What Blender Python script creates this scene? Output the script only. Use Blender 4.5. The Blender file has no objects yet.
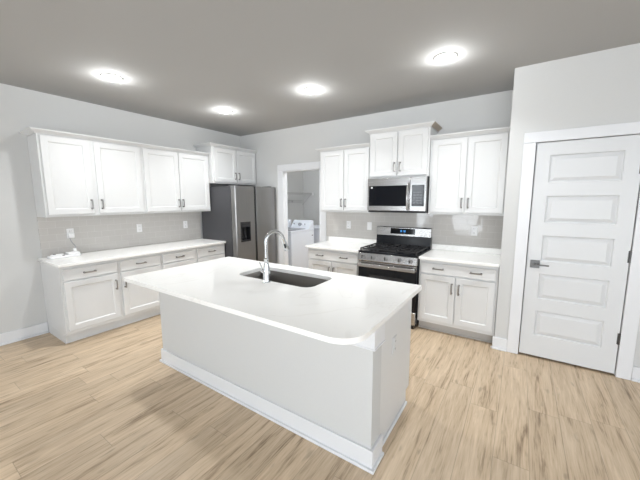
import bpy, bmesh, math, random
from mathutils import Matrix, Vector
random.seed(7)
PI = math.pi
SC = bpy.context.scene
COL = SC.collection

# ------------------------------------------------------------------ camera
cam_d = bpy.data.cameras.new('camera')
cam = bpy.data.objects.new('camera', cam_d)
COL.objects.link(cam)
CX, CY, CZ = 4.5434, -4.1247, 1.5352
YAW, PITCH, ROLL = 0.586, -0.1322, -0.0034
_f = Vector((-math.sin(YAW)*math.cos(PITCH), math.cos(YAW)*math.cos(PITCH), math.sin(PITCH)))
_r = Vector((math.cos(YAW), math.sin(YAW), 0))
_u = _r.cross(_f)
_r2 = math.cos(ROLL)*_r + math.sin(ROLL)*_u
_u2 = -math.sin(ROLL)*_r + math.cos(ROLL)*_u
M = Matrix((( _r2.x, _u2.x, -_f.x, CX), (_r2.y, _u2.y, -_f.y, CY), (_r2.z, _u2.z, -_f.z, CZ), (0, 0, 0, 1)))
cam.matrix_world = M
cam_d.sensor_width = 36.0
cam_d.lens = 303.154/640*36
cam_d.clip_start = 0.05
SC.camera = cam

# ------------------------------------------------------------------ world, light, exposure
world = bpy.data.worlds.new('world')
SC.world = world
world.use_nodes = True
_bg = world.node_tree.nodes['Background']
_bg.inputs['Color'].default_value = (0.88, 0.94, 1.0, 1)
_bg.inputs['Strength'].default_value = 8.6
SC.view_settings.view_transform = 'Standard'
SC.view_settings.look = 'None'
SC.view_settings.gamma = 1.0
SC.view_settings.use_curve_mapping = False
SC.view_settings.exposure = 0.29
DOWNLIGHT_W = 9.5
DOME_W = 10.5
LIVING_W = 30.0
LAUNDRY_W = 12.0
LAMP_SPREAD = 130
LAMP_COL = (0.97, 0.99, 1.0)

def portal(x0, x1, z0, z1, y):
    d = bpy.data.lights.new('window_portal', 'AREA')
    d.shape = 'RECTANGLE'; d.size = x1-x0; d.size_y = z1-z0
    d.cycles.is_portal = True
    o = bpy.data.objects.new('window_portal', d); COL.objects.link(o)
    o.location = ((x0+x1)/2, y, (z0+z1)/2)
    o.rotation_euler = (PI/2, 0, 0)          # -z of lamp -> +y (into the room)
    o.rotation_euler = (-PI/2, 0, PI) if False else (PI/2, 0, 0)
    return o

# ------------------------------------------------------------------ materials
MATS = {}
def new_mat(name):
    m = bpy.data.materials.new(name); m.use_nodes = True
    nt = m.node_tree
    b = nt.nodes['Principled BSDF']
    MATS[name] = m
    return m, nt, b

def simple(name, col, rough=0.5, metal=0.0, noise=0.0, scale=60.0, bump=0.0, coat=0.0, spec=None):
    """principled with slight procedural tone variation and bump"""
    m, nt, b = new_mat(name)
    b.inputs['Roughness'].default_value = rough
    b.inputs['Metallic'].default_value = metal
    if coat: b.inputs['Coat Weight'].default_value = coat
    if spec is not None: b.inputs['Specular IOR Level'].default_value = spec
    tc = nt.nodes.new('ShaderNodeTexCoord')
    nz = nt.nodes.new('ShaderNodeTexNoise'); nz.inputs['Scale'].default_value = scale
    nz.inputs['Detail'].default_value = 3
    nt.links.new(tc.outputs['Object'], nz.inputs['Vector'])
    mx = nt.nodes.new('ShaderNodeMix'); mx.data_type = 'RGBA'
    mx.inputs[6].default_value = tuple(max(0, c*(1-noise)) for c in col)+(1,)
    mx.inputs[7].default_value = tuple(min(1, c*(1+noise)) for c in col)+(1,)
    nt.links.new(nz.outputs['Fac'], mx.inputs[0])
    nt.links.new(mx.outputs[2], b.inputs['Base Color'])
    if bump:
        bp = nt.nodes.new('ShaderNodeBump'); bp.inputs['Strength'].default_value = bump
        bp.inputs['Distance'].default_value = 0.002
        nt.links.new(nz.outputs['Fac'], bp.inputs['Height'])
        nt.links.new(bp.outputs['Normal'], b.inputs['Normal'])
    return m

simple('wall_paint', (0.60, 0.602, 0.595), 0.75, noise=0.015, scale=90, bump=0.08)
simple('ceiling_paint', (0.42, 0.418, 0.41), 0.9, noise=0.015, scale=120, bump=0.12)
simple('trim_paint', (0.735, 0.745, 0.765), 0.35, noise=0.006)
simple('cabinet_paint', (0.69, 0.695, 0.695), 0.38, noise=0.006, scale=30)
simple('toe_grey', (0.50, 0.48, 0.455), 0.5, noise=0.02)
simple('door_paint', (0.67, 0.68, 0.69), 0.4, noise=0.008, scale=30)
simple('island_paint', (0.60, 0.605, 0.60), 0.7, noise=0.015, scale=90, bump=0.06)
simple('nickel', (0.33, 0.32, 0.31), 0.30, 1.0, noise=0.03)
simple('satin_metal', (0.13, 0.13, 0.13), 0.35, 1.0)
simple('chrome', (0.66, 0.68, 0.70), 0.08, 1.0, noise=0.01)
simple('black_plastic', (0.012, 0.012, 0.014), 0.35)
simple('black_enamel', (0.008, 0.009, 0.012), 0.22, spec=0.3)
simple('cast_iron', (0.015, 0.015, 0.017), 0.5, noise=0.2, scale=200, bump=0.2)
simple('black_glass', (0.005, 0.006, 0.009), 0.06, spec=0.35)
simple('smoked_glass', (0.035, 0.036, 0.04), 0.12)
simple('fridge_side', (0.075, 0.075, 0.082), 0.38, 0.35, noise=0.05, scale=150, bump=0.05)
simple('appliance_white', (0.70, 0.73, 0.79), 0.3, noise=0.005)
simple('appliance_grey', (0.30, 0.31, 0.34), 0.4)
simple('plastic_white', (0.86, 0.86, 0.86), 0.4)
simple('slot_dark', (0.12, 0.12, 0.12), 0.6)
simple('wire_backlit', (0.45, 0.45, 0.45), 0.45)  # white wire, its backlit shade put into the grey colour
simple('rubber_dark', (0.02, 0.02, 0.02), 0.7)
simple('shadow_gap', (0.05, 0.045, 0.04), 0.9)
simple('tan_face', (0.50, 0.43, 0.35), 0.6, noise=0.05)

def brushed(name, col, rough, axis=2, strength=0.05):
    m, nt, b = new_mat(name)
    b.inputs['Metallic'].default_value = 1.0
    tc = nt.nodes.new('ShaderNodeTexCoord')
    mp = nt.nodes.new('ShaderNodeMapping')
    s = [260.0, 260.0, 260.0]; s[axis] = 3.0
    mp.inputs['Scale'].default_value = s
    nz = nt.nodes.new('ShaderNodeTexNoise'); nz.inputs['Scale'].default_value = 1.0; nz.inputs['Detail'].default_value = 2
    nt.links.new(tc.outputs['Object'], mp.inputs['Vector']); nt.links.new(mp.outputs['Vector'], nz.inputs['Vector'])
    mx = nt.nodes.new('ShaderNodeMix'); mx.data_type = 'RGBA'
    mx.inputs[6].default_value = tuple(c*0.9 for c in col)+(1,); mx.inputs[7].default_value = tuple(min(1, c*1.1) for c in col)+(1,)
    nt.links.new(nz.outputs['Fac'], mx.inputs[0]); nt.links.new(mx.outputs[2], b.inputs['Base Color'])
    mr = nt.nodes.new('ShaderNodeMapRange')
    mr.inputs['To Min'].default_value = rough-0.05; mr.inputs['To Max'].default_value = rough+0.06
    nt.links.new(nz.outputs['Fac'], mr.inputs['Value']); nt.links.new(mr.outputs['Result'], b.inputs['Roughness'])
    bp = nt.nodes.new('ShaderNodeBump'); bp.inputs['Strength'].default_value = strength; bp.inputs['Distance'].default_value = 0.001
    nt.links.new(nz.outputs['Fac'], bp.inputs['Height']); nt.links.new(bp.outputs['Normal'], b.inputs['Normal'])
    return m
brushed('steel', (0.50, 0.495, 0.49), 0.25, axis=0)
brushed('sink_steel', (0.22, 0.21, 0.20), 0.34, axis=0)
brushed('dark_steel', (0.31, 0.305, 0.30), 0.36, axis=2)

def emit(name, col, strength):
    m = bpy.data.materials.new(name); m.use_nodes = True
    nt = m.node_tree; nt.nodes.clear()
    e = nt.nodes.new('ShaderNodeEmission'); o = nt.nodes.new('ShaderNodeOutputMaterial')
    e.inputs['Color'].default_value = col+(1,); e.inputs['Strength'].default_value = strength
    nt.links.new(e.outputs[0], o.inputs['Surface']); MATS[name] = m
    return m
emit('lens_glow', (1.0, 0.975, 0.94), 14.0)
emit('clock_blue', (0.10, 0.42, 1.0), 1.6)

# window pane: mostly clear with a faint reflection
def glass_mat():
    m = bpy.data.materials.new('pane_glass'); m.use_nodes = True
    nt = m.node_tree; nt.nodes.clear()
    t = nt.nodes.new('ShaderNodeBsdfTransparent'); g = nt.nodes.new('ShaderNodeBsdfGlossy')
    g.inputs['Roughness'].default_value = 0.02
    mx = nt.nodes.new('ShaderNodeMixShader'); mx.inputs[0].default_value = 0.06
    o = nt.nodes.new('ShaderNodeOutputMaterial')
    nt.links.new(t.outputs[0], mx.inputs[1]); nt.links.new(g.outputs[0], mx.inputs[2]); nt.links.new(mx.outputs[0], o.inputs[0])
    MATS['pane_glass'] = m
glass_mat()

class NT:
    """tiny helper for node math"""
    def __init__(s, nt): s.nt = nt
    def m(s, op, a, b=None, c=None):
        n = s.nt.nodes.new('ShaderNodeMath'); n.operation = op
        for i, v in enumerate((a, b, c)):
            if v is None: continue
            if isinstance(v, (int, float)): n.inputs[i].default_value = v
            else: s.nt.links.new(v, n.inputs[i])
        return n.outputs[0]

def floor_mat():
    m, nt, b = new_mat('oak_planks')
    h = NT(nt)
    tc = nt.nodes.new('ShaderNodeTexCoord'); sp = nt.nodes.new('ShaderNodeSeparateXYZ')
    nt.links.new(tc.outputs['Object'], sp.inputs[0])
    W, L = 0.182, 1.22
    xs = h.m('DIVIDE', h.m('ADD', sp.outputs[0], 0.05), W)
    col = h.m('FLOOR', xs)
    w1 = nt.nodes.new('ShaderNodeTexWhiteNoise'); w1.noise_dimensions = '1D'
    nt.links.new(col, w1.inputs['W'])
    ys = h.m('ADD', h.m('DIVIDE', sp.outputs[1], L), w1.outputs['Value'])
    row = h.m('FLOOR', ys)
    cb = nt.nodes.new('ShaderNodeCombineXYZ'); nt.links.new(col, cb.inputs[0]); nt.links.new(row, cb.inputs[1])
    w2 = nt.nodes.new('ShaderNodeTexWhiteNoise'); w2.noise_dimensions = '3D'; nt.links.new(cb.outputs[0], w2.inputs['Vector'])
    # grain: stretched noise, shifted per plank
    off = nt.nodes.new('ShaderNodeVectorMath'); off.operation = 'SCALE'; off.inputs['Scale'].default_value = 17.0
    nt.links.new(w2.outputs['Color'], off.inputs[0])
    ad = nt.nodes.new('ShaderNodeVectorMath'); ad.operation = 'ADD'
    nt.links.new(tc.outputs['Object'], ad.inputs[0]); nt.links.new(off.outputs[0], ad.inputs[1])
    mp = nt.nodes.new('ShaderNodeMapping'); mp.inputs['Scale'].default_value = (19, 1.5, 1)
    nt.links.new(ad.outputs[0], mp.inputs['Vector'])
    n1 = nt.nodes.new('ShaderNodeTexNoise'); n1.inputs['Scale'].default_value = 1.0; n1.inputs['Detail'].default_value = 5; n1.inputs['Roughness'].default_value = 0.6
    n1.inputs['Distortion'].default_value = 0.8
    nt.links.new(mp.outputs[0], n1.inputs['Vector'])
    mp2 = nt.nodes.new('ShaderNodeMapping'); mp2.inputs['Scale'].default_value = (130, 7, 1)
    nt.links.new(ad.outputs[0], mp2.inputs['Vector'])
    n2 = nt.nodes.new('ShaderNodeTexNoise'); n2.inputs['Scale'].default_value = 1.0; n2.inputs['Detail'].default_value = 3
    nt.links.new(mp2.outputs[0], n2.inputs['Vector'])
    mp3 = nt.nodes.new('ShaderNodeMapping'); mp3.inputs['Scale'].default_value = (22, 7.0, 1)
    nt.links.new(ad.outputs[0], mp3.inputs['Vector'])
    n3 = nt.nodes.new('ShaderNodeTexNoise'); n3.inputs['Scale'].default_value = 1.0; n3.inputs['Detail'].default_value = 1
    nt.links.new(mp3.outputs[0], n3.inputs['Vector'])
    g = h.m('ADD', h.m('MULTIPLY', n1.outputs['Fac'], 0.66), h.m('MULTIPLY', n2.outputs['Fac'], 0.34))
    rp = nt.nodes.new('ShaderNodeValToRGB')
    e = rp.color_ramp.elements
    e[0].position = 0.33; e[0].color = (0.25, 0.172, 0.105, 1)
    e[1].position = 0.64; e[1].color = (0.68, 0.54, 0.39, 1)
    k = rp.color_ramp.elements.new(0.46); k.color = (0.545, 0.415, 0.28, 1)
    nt.links.new(g, rp.inputs['Fac'])
    # knots
    kn = nt.nodes.new('ShaderNodeMapRange'); kn.inputs['From Min'].default_value = 0.68; kn.inputs['From Max'].default_value = 0.80
    kn.inputs['To Min'].default_value = 1.0; kn.inputs['To Max'].default_value = 0.72
    nt.links.new(n3.outputs['Fac'], kn.inputs['Value'])
    # per plank tone
    tone = h.m('ADD', h.m('MULTIPLY', w2.outputs['Value'], 0.16), 0.92)
    # seams
    fx = h.m('FRACT', xs); fy = h.m('FRACT', ys)
    dx = h.m('MULTIPLY', h.m('MINIMUM', fx, h.m('SUBTRACT', 1.0, fx)), W)
    dy = h.m('MULTIPLY', h.m('MINIMUM', fy, h.m('SUBTRACT', 1.0, fy)), L)
    d = h.m('MINIMUM', dx, dy)
    sm = nt.nodes.new('ShaderNodeMapRange'); sm.inputs['From Min'].default_value = 0.0004; sm.inputs['From Max'].default_value = 0.0024
    sm.inputs['To Min'].default_value = 0.66; sm.inputs['To Max'].default_value = 1.0
    nt.links.new(d, sm.inputs['Value'])
    f = h.m('MULTIPLY', h.m('MULTIPLY', tone, kn.outputs[0]), sm.outputs[0])
    vm = nt.nodes.new('ShaderNodeVectorMath'); vm.operation = 'SCALE'
    nt.links.new(rp.outputs['Color'], vm.inputs[0]); nt.links.new(f, vm.inputs['Scale'])
    nt.links.new(vm.outputs[0], b.inputs['Base Color'])
    b.inputs['Roughness'].default_value = 0.42
    bp = nt.nodes.new('ShaderNodeBump'); bp.inputs['Strength'].default_value = 0.25; bp.inputs['Distance'].default_value = 0.0015
    nt.links.new(sm.outputs[0], bp.inputs['Height']); nt.links.new(bp.outputs[0], b.inputs['Normal'])
floor_mat()

def tile_mat():
    m, nt, b = new_mat('subway_tile')
    h = NT(nt)
    tc = nt.nodes.new('ShaderNodeTexCoord'); sp = nt.nodes.new('ShaderNodeSeparateXYZ')
    nt.links.new(tc.outputs['Object'], sp.inputs[0])
    W, H_ = 0.1535, 0.0775
    zs = h.m('DIVIDE', h.m('ADD', sp.outputs[2], 0.02), H_); row = h.m('FLOOR', zs)
    xs = h.m('ADD', h.m('DIVIDE', sp.outputs[0], W), h.m('MULTIPLY', h.m('MODULO', row, 2.0), 0.5)); col = h.m('FLOOR', xs)
    cb = nt.nodes.new('ShaderNodeCombineXYZ'); nt.links.new(col, cb.inputs[0]); nt.links.new(row, cb.inputs[1])
    wn = nt.nodes.new('ShaderNodeTexWhiteNoise'); wn.noise_dimensions = '3D'; nt.links.new(cb.outputs[0], wn.inputs['Vector'])
    fx = h.m('FRACT', xs); fz = h.m('FRACT', zs)
    dx = h.m('MULTIPLY', h.m('MINIMUM', fx, h.m('SUBTRACT', 1.0, fx)), W)
    dz = h.m('MULTIPLY', h.m('MINIMUM', fz, h.m('SUBTRACT', 1.0, fz)), H_)
    d = h.m('MINIMUM', dx, dz)
    gr = nt.nodes.new('ShaderNodeMapRange'); gr.inputs['From Min'].default_value = 0.0010; gr.inputs['From Max'].default_value = 0.0022
    nt.links.new(d, gr.inputs['Value'])
    mxt = nt.nodes.new('ShaderNodeMix'); mxt.data_type = 'RGBA'
    mxt.inputs[6].default_value = (0.55, 0.53, 0.505, 1); mxt.inputs[7].default_value = (0.57, 0.55, 0.525, 1)
    nt.links.new(wn.outputs['Value'], mxt.inputs[0])
    mx = nt.nodes.new('ShaderNodeMix'); mx.data_type = 'RGBA'
    mx.inputs[6].default_value = (0.61, 0.595, 0.575, 1)
    nt.links.new(gr.outputs[0], mx.inputs[0]); nt.links.new(mxt.outputs[2], mx.inputs[7])
    nt.links.new(mx.outputs[2], b.inputs['Base Color'])
    ro = nt.nodes.new('ShaderNodeMapRange'); ro.inputs['To Min'].default_value = 0.8; ro.inputs['To Max'].default_value = 0.045
    nt.links.new(gr.outputs[0], ro.inputs['Value']); nt.links.new(ro.outputs[0], b.inputs['Roughness'])
    # every tile sits at a very slightly different angle
    geo = nt.nodes.new('ShaderNodeNewGeometry')
    s1 = nt.nodes.new('ShaderNodeVectorMath'); s1.operation = 'SUBTRACT'; s1.inputs[1].default_value = (0.5, 0.5, 0.5)
    nt.links.new(wn.outputs['Color'], s1.inputs[0])
    s2 = nt.nodes.new('ShaderNodeVectorMath'); s2.operation = 'SCALE'; s2.inputs['Scale'].default_value = 0.022
    nt.links.new(s1.outputs[0], s2.inputs[0])
    s3 = nt.nodes.new('ShaderNodeVectorMath'); s3.operation = 'ADD'
    bp = nt.nodes.new('ShaderNodeBump'); bp.inputs['Strength'].default_value = 0.5; bp.inputs['Distance'].default_value = 0.0015
    nt.links.new(gr.outputs[0], bp.inputs['Height'])
    nt.links.new(bp.outputs[0], s3.inputs[0]); nt.links.new(s2.outputs[0], s3.inputs[1])
    s4 = nt.nodes.new('ShaderNodeVectorMath'); s4.operation = 'NORMALIZE'
    nt.links.new(s3.outputs[0], s4.inputs[0]); nt.links.new(s4.outputs[0], b.inputs['Normal'])
tile_mat()

def quartz_mat():
    m, nt, b = new_mat('white_quartz')
    tc = nt.nodes.new('ShaderNodeTexCoord')
    n0 = nt.nodes.new('ShaderNodeTexNoise'); n0.inputs['Scale'].default_value = 1.6; n0.inputs['Detail'].default_value = 4
    n0.inputs['Distortion'].default_value = 1.4
    nt.links.new(tc.outputs['Object'], n0.inputs['Vector'])
    mr = nt.nodes.new('ShaderNodeValToRGB'); e = mr.color_ramp.elements
    e[0].position = 0.485; e[0].color = (0.92, 0.915, 0.895, 1)
    e[1].position = 0.515; e[1].color = (0.92, 0.915, 0.895, 1)
    k = e.new(0.5); k.color = (0.87, 0.86, 0.835, 1)
    nt.links.new(n0.outputs['Fac'], mr.inputs[0]); nt.links.new(mr.outputs[0], b.inputs['Base Color'])
    b.inputs['Roughness'].default_value = 0.13
quartz_mat()

# ------------------------------------------------------------------ mesh helpers
class MB:
    def __init__(s): s.v = []; s.f = []
    def add(s, vs, fs):
        n = len(s.v); s.v += [tuple(v) for v in vs]; s.f += [tuple(i+n for i in f) for f in fs]; return s
    def box(s, x0, y0, z0, x1, y1, z1):
        x0, x1 = sorted((x0, x1)); y0, y1 = sorted((y0, y1)); z0, z1 = sorted((z0, z1))
        return s.add([(x0,y0,z0),(x1,y0,z0),(x1,y1,z0),(x0,y1,z0),(x0,y0,z1),(x1,y0,z1),(x1,y1,z1),(x0,y1,z1)],
              [(3,2,1,0),(4,5,6,7),(0,1,5,4),(1,2,6,5),(2,3,7,6),(3,0,4,7)])
    def prism(s, poly, a0, a1, axis='z'):
        """poly CCW in the plane; extruded along axis. axis z:(x,y), x:(y,z), y:(x,z)"""
        def P(p, a):
            return {'z': (p[0], p[1], a), 'x': (a, p[0], p[1]), 'y': (p[0], a, p[1])}[axis]
        n = len(poly)
        vs = [P(p, a0) for p in poly]+[P(p, a1) for p in poly]
        fs = [tuple(range(n-1, -1, -1)), tuple(range(n, 2*n))]+[(i, (i+1) % n, n+(i+1) % n, n+i) for i in range(n)]
        return s.add(vs, fs)
    def cyl(s, c, r, h, axis='z', seg=24, r2=None):
        r2 = r if r2 is None else r2
        vs = []
        for rr, a in ((r, 0), (r2, h)):
            for i in range(seg):
                t = 2*PI*i/seg; p, q = rr*math.cos(t), rr*math.sin(t)
                vs.append({'z': (c[0]+p, c[1]+q, c[2]+a), 'x': (c[0]+a, c[1]+p, c[2]+q), 'y': (c[0]+q, c[1]+a, c[2]+p)}[axis])
        fs = [tuple(range(seg-1, -1, -1)), tuple(range(seg, 2*seg))]+[(i, (i+1) % seg, seg+(i+1) % seg, seg+i) for i in range(seg)]
        return s.add(vs, fs)
    def lathe(s, c, prof, seg=32):
        """prof: list of (r, z) bottom to top around z"""
        vs = []
        for r, z in prof:
            for i in range(seg):
                t = 2*PI*i/seg; vs.append((c[0]+r*math.cos(t), c[1]+r*math.sin(t), c[2]+z))
        fs = []
        for k in range(len(prof)-1):
            for i in range(seg):
                j = (i+1) % seg; fs.append((k*seg+i, k*seg+j, (k+1)*seg+j, (k+1)*seg+i))
        fs.append(tuple(range(seg-1, -1, -1))); n = (len(prof)-1)*seg; fs.append(tuple(range(n, n+seg)))
        return s.add(vs, fs)
    def tube(s, pts, r, seg=12, cap=True):
        pts = [Vector(p) for p in pts]; n = len(pts)
        rr = r if isinstance(r, (list, tuple)) else [r]*n
        t0 = (pts[1]-pts[0]).normalized()
        up = Vector((0, 0, 1)) if abs(t0.z) < 0.9 else Vector((1, 0, 0))
        a = t0.cross(up).normalized(); vs = []
        for i, p in enumerate(pts):
            t = (pts[min(i+1, n-1)]-pts[max(i-1, 0)]).normalized()
            a = (a-t*a.dot(t)).normalized(); b = t.cross(a)
            for k in range(seg):
                w = 2*PI*k/seg; vs.append(tuple(p+(a*math.cos(w)+b*math.sin(w))*rr[i]))
        fs = []
        for i in range(n-1):
            for k in range(seg):
                j = (k+1) % seg; fs.append((i*seg+k, i*seg+j, (i+1)*seg+j, (i+1)*seg+k))
        if cap: fs += [tuple(range(seg-1, -1, -1)), tuple(range((n-1)*seg, n*seg))]
        return s.add(vs, fs)
    def panel(s, x0, z0, x1, z1, yb, yf, rail=0.058, rec=0.010, slope=0.010):
        """recessed-panel cabinet front: back plane yb, front plane yf (yf<yb)"""
        def R(i, y): return [(x0+i, y, z0+i), (x1-i, y, z0+i), (x1-i, y, z1-i), (x0+i, y, z1-i)]
        e = 0.0025
        L = [R(0, yb), R(0, yf+e), R(e, yf), R(rail, yf), R(rail+slope, yf+rec)]
        vs = [v for r in L for v in r]; fs = [(3, 2, 1, 0)]
        for k in range(len(L)-1):
            for i in range(4):
                j = (i+1) % 4; fs.append((k*4+i, k*4+j, k*4+4+j, k*4+4+i))
        n = (len(L)-1)*4; fs.append((n, n+1, n+2, n+3))
        return s.add(vs, fs)

def put(name, mb, mat, parent=None, bevel=0.0, smooth=True, seg=2, angle=35):
    me = bpy.data.meshes.new(name)
    me.from_pydata(mb.v, [], mb.f)
    bm = bmesh.new(); bm.from_mesh(me); bmesh.ops.recalc_face_normals(bm, faces=bm.faces); bm.to_mesh(me); bm.free()
    me.materials.append(MATS[mat])
    if smooth:
        me.shade_smooth(); me.set_sharp_from_angle(angle=math.radians(angle))
    o = bpy.data.objects.new(name, me); COL.objects.link(o)
    if parent: o.parent = parent
    if bevel:
        md = o.modifiers.new('edge', 'BEVEL'); md.width = bevel; md.segments = seg; md.limit_method = 'ANGLE'; md.angle_limit = math.radians(40)
        md.harden_normals = False
    return o

def root(name, label, cat, loc=(0, 0, 0), rz=0.0, group=None):
    o = bpy.data.objects.new(name, None); COL.objects.link(o)
    o.empty_display_size = 0.1
    o.location = loc; o.rotation_euler = (0, 0, rz)
    return tag(o, label, cat, group)
def tag(o, label, cat, group=None):
    o['label'] = label; o['category'] = cat
    if group: o['group'] = group
    return o
def struct(name, mb, mat, parent=None, bevel=0.0, label=None):
    o = put(name, mb, mat, parent, bevel)
    o['kind'] = 'structure'
    if label: o['label'] = label
    return o
def dup(r, loc, label, rz=None, group=None):
    c = r.copy(); COL.objects.link(c); c.location = loc
    if rz is not None: c.rotation_euler = (0, 0, rz)
    c['label'] = label
    if group: c['group'] = group
    for ch in list(r.children):
        d = ch.copy(); COL.objects.link(d); d.parent = c
        for g in list(ch.children):
            e = g.copy(); COL.objects.link(e); e.parent = d
    return c
def arc(cx, cy, r, a0, a1, n):
    return [(cx+r*math.cos(math.radians(a0+(a1-a0)*i/n)), cy+r*math.sin(math.radians(a0+(a1-a0)*i/n))) for i in range(n+1)]
def rrect(x0, y0, x1, y1, r, n=8):
    if isinstance(r, (int, float)): r = [r]*4         # SW, SE, NE, NW
    return (arc(x0+r[0], y0+r[0], r[0], 180, 270, n)+arc(x1-r[1], y0+r[1], r[1], 270, 360, n)
            + arc(x1-r[2], y1-r[2], r[2], 0, 90, n)+arc(x0+r[3], y1-r[3], r[3], 90, 180, n))

# ------------------------------------------------------------------ the room
H = 2.73
XP, YP = 4.398, -0.649        # pantry corner
RX, RY = 8.2, -7.2            # unseen right and rear walls
LX, LY = -0.35, 2.46          # laundry left and far walls
DX0, DX1, DZ = 4.614, 5.317, 2.04
LD0, LD1 = 1.033, 1.826       # laundry doorway
struct('floor', MB().box(LX-0.1, RY-0.1, -0.1, RX+0.1, LY+0.1, 0.0), 'oak_planks')
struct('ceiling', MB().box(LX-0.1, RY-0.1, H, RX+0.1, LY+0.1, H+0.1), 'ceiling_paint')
struct('wall_left', MB().box(-0.12, RY, 0, 0, 0.0, H), 'wall_paint')
wb = MB()
wb.box(-0.12, 0.0, 0, LD0, 0.09, H); wb.box(LD1, 0.0, 0, XP+0.1, 0.09, H); wb.box(LD0, 0.0, 2.035, LD1, 0.09, H)
struct('wall_back', wb, 'wall_paint')
wp = MB()
wp.box(XP, YP, 0, DX0-0.012, YP+0.12, H); wp.box(DX1+0.012, YP, 0, RX, YP+0.12, H); wp.box(DX0-0.012, YP, DZ+0.012, DX1+0.012, YP+0.12, H)
struct('wall_pantry', wp, 'wall_paint')
struct('wall_pantry_side', MB().box(XP, YP+0.12, 0, XP+0.1, 0.0, H), 'wall_paint')
struct('wall_pantry_rear', MB().box(XP+0.1, 0.0, 0, RX, 0.1, H), 'wall_paint')
RW0, RW1, RWZ0, RWZ1 = -5.2, -3.6, 0.9, 2.1      # opening for an unseen window, added to brighten the island's side
m = MB(); m.box(RX, RY, 0, RX+0.12, RW0, H); m.box(RX, RW1, 0, RX+0.12, 0.1, H); m.box(RX, RW0, 0, RX+0.12, RW1, RWZ0); m.box(RX, RW0, RWZ1, RX+0.12, RW1, H)
struct('wall_right', m, 'wall_paint')
m = MB(); t = 0.045; rm = (RW0+RW1)/2
for (a, b, c, e) in ((RW0, RW0+t, RWZ0, RWZ1), (RW1-t, RW1, RWZ0, RWZ1), (rm-0.03, rm+0.03, RWZ0+t, RWZ1-t), (RW0+t, RW1-t, RWZ0, RWZ0+t), (RW0+t, RW1-t, RWZ1-t, RWZ1)):
    m.box(RX+0.03, a, c, RX+0.09, b, e)
w4 = struct('window_4', m, 'trim_paint')  # added window out of view, lights the faces turned right
put('pane', MB().box(RX+0.057, RW0+t*0.8, RWZ0+t*0.8, RX+0.063, RW1-t*0.8, RWZ1-t*0.8), 'pane_glass', w4)
o = portal(RW0, RW1, RWZ0, RWZ1, 0); o.location = (RX+0.11, rm, (RWZ0+RWZ1)/2); o.rotation_euler = (PI/2, 0, PI/2)
struct('wall_laundry_left', MB().box(LX-0.1, 0.09, 0, LX, LY, H), 'wall_paint')
struct('wall_laundry_far', MB().box(LX-0.1, LY, 0, 3.1, LY+0.1, H), 'wall_paint')
struct('wall_laundry_right', MB().box(3.0, 0.09, 0, 3.1, LY, H), 'wall_paint')
# rear wall with window openings (behind the camera)
OPEN = [(1.20, 1.80, 0.45, 2.25), (2.60, 3.38, 0.06, 2.10), (4.35, 6.0, 0.35, 2.40), (6.3, 7.95, 0.35, 2.40)]
wr = MB(); xprev = -0.12
for (a, b, z0, z1) in OPEN:
    wr.box(xprev, RY-0.12, 0, a, RY, H); wr.box(a, RY-0.12, 0, b, RY, z0); wr.box(a, RY-0.12, z1, b, RY, H); xprev = b
wr.box(xprev, RY-0.12, 0, RX+0.12, RY, H)
struct('wall_rear', wr, 'wall_paint')
for i, (a, b, z0, z1) in enumerate(OPEN):
    fr = MB(); t = 0.045
    fr.box(a, RY-0.09, z0, a+t, RY-0.03, z1); fr.box(b-t, RY-0.09, z0, b, RY-0.03, z1)
    fr.box(a+t, RY-0.09, z0, b-t, RY-0.03, z0+t); fr.box(a+t, RY-0.09, z1-t, b-t, RY-0.03, z1)
    if i != 1: fr.box(a+t, RY-0.085, (z0+z1)/2-0.02, b-t, RY-0.035, (z0+z1)/2+0.02)
    w = struct('door_2' if i == 1 else 'window_%d' % (i+1 if i == 0 else i), fr, 'trim_paint')
    pane = put('pane', MB().box(a+t*0.8, RY-0.063, z0+t*0.8, b-t*0.8, RY-0.057, z1-t*0.8), 'pane_glass', w)
    portal(a, b, z0, z1, RY-0.11)

# baseboards: tall board plus shoe moulding
BH = 0.128
def base_prof(mb, p0, p1, n, h=BH, shoe=True):
    """board from p0 to p1 along the wall; n = outward normal (2d)"""
    def bx(t, z0, z1):
        xs = [p0[0], p1[0], p0[0]+n[0]*t, p1[0]+n[0]*t]; ys = [p0[1], p1[1], p0[1]+n[1]*t, p1[1]+n[1]*t]
        mb.box(min(xs), min(ys), z0, max(xs), max(ys), z1)
    bx(0.015, 0.0201, h)
    bx(0.028, 0.001, 0.02)
m = MB(); base_prof(m, (0, RY), (0, -3.067), (1, 0)); struct('baseboard_left', m, 'trim_paint', bevel=0.004)
m = MB(); base_prof(m, (XP-0.015, YP), (4.514, YP), (0, -1)); base_prof(m, (XP, YP), (XP, -0.66), (-1, 0))
struct('baseboard_pantry', m, 'trim_paint', bevel=0.004)
m = MB(); base_prof(m, (5.419, YP), (RX, YP), (0, -1)); struct('baseboard_pantry_right', m, 'trim_paint', bevel=0.004)
m = MB(); base_prof(m, (RX, RY), (RX, YP-0.03), (-1, 0)); struct('baseboard_right', m, 'trim_paint', bevel=0.004)
m = MB(); base_prof(m, (LX, 0.095), (LX, LY), (1, 0)); struct('baseboard_laundry_left', m, 'trim_paint', bevel=0.004)
m = MB(); base_prof(m, (LX+0.03, LY), (3.0, LY), (0, -1)); struct('baseboard_laundry_far', m, 'trim_paint', bevel=0.004)

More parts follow.
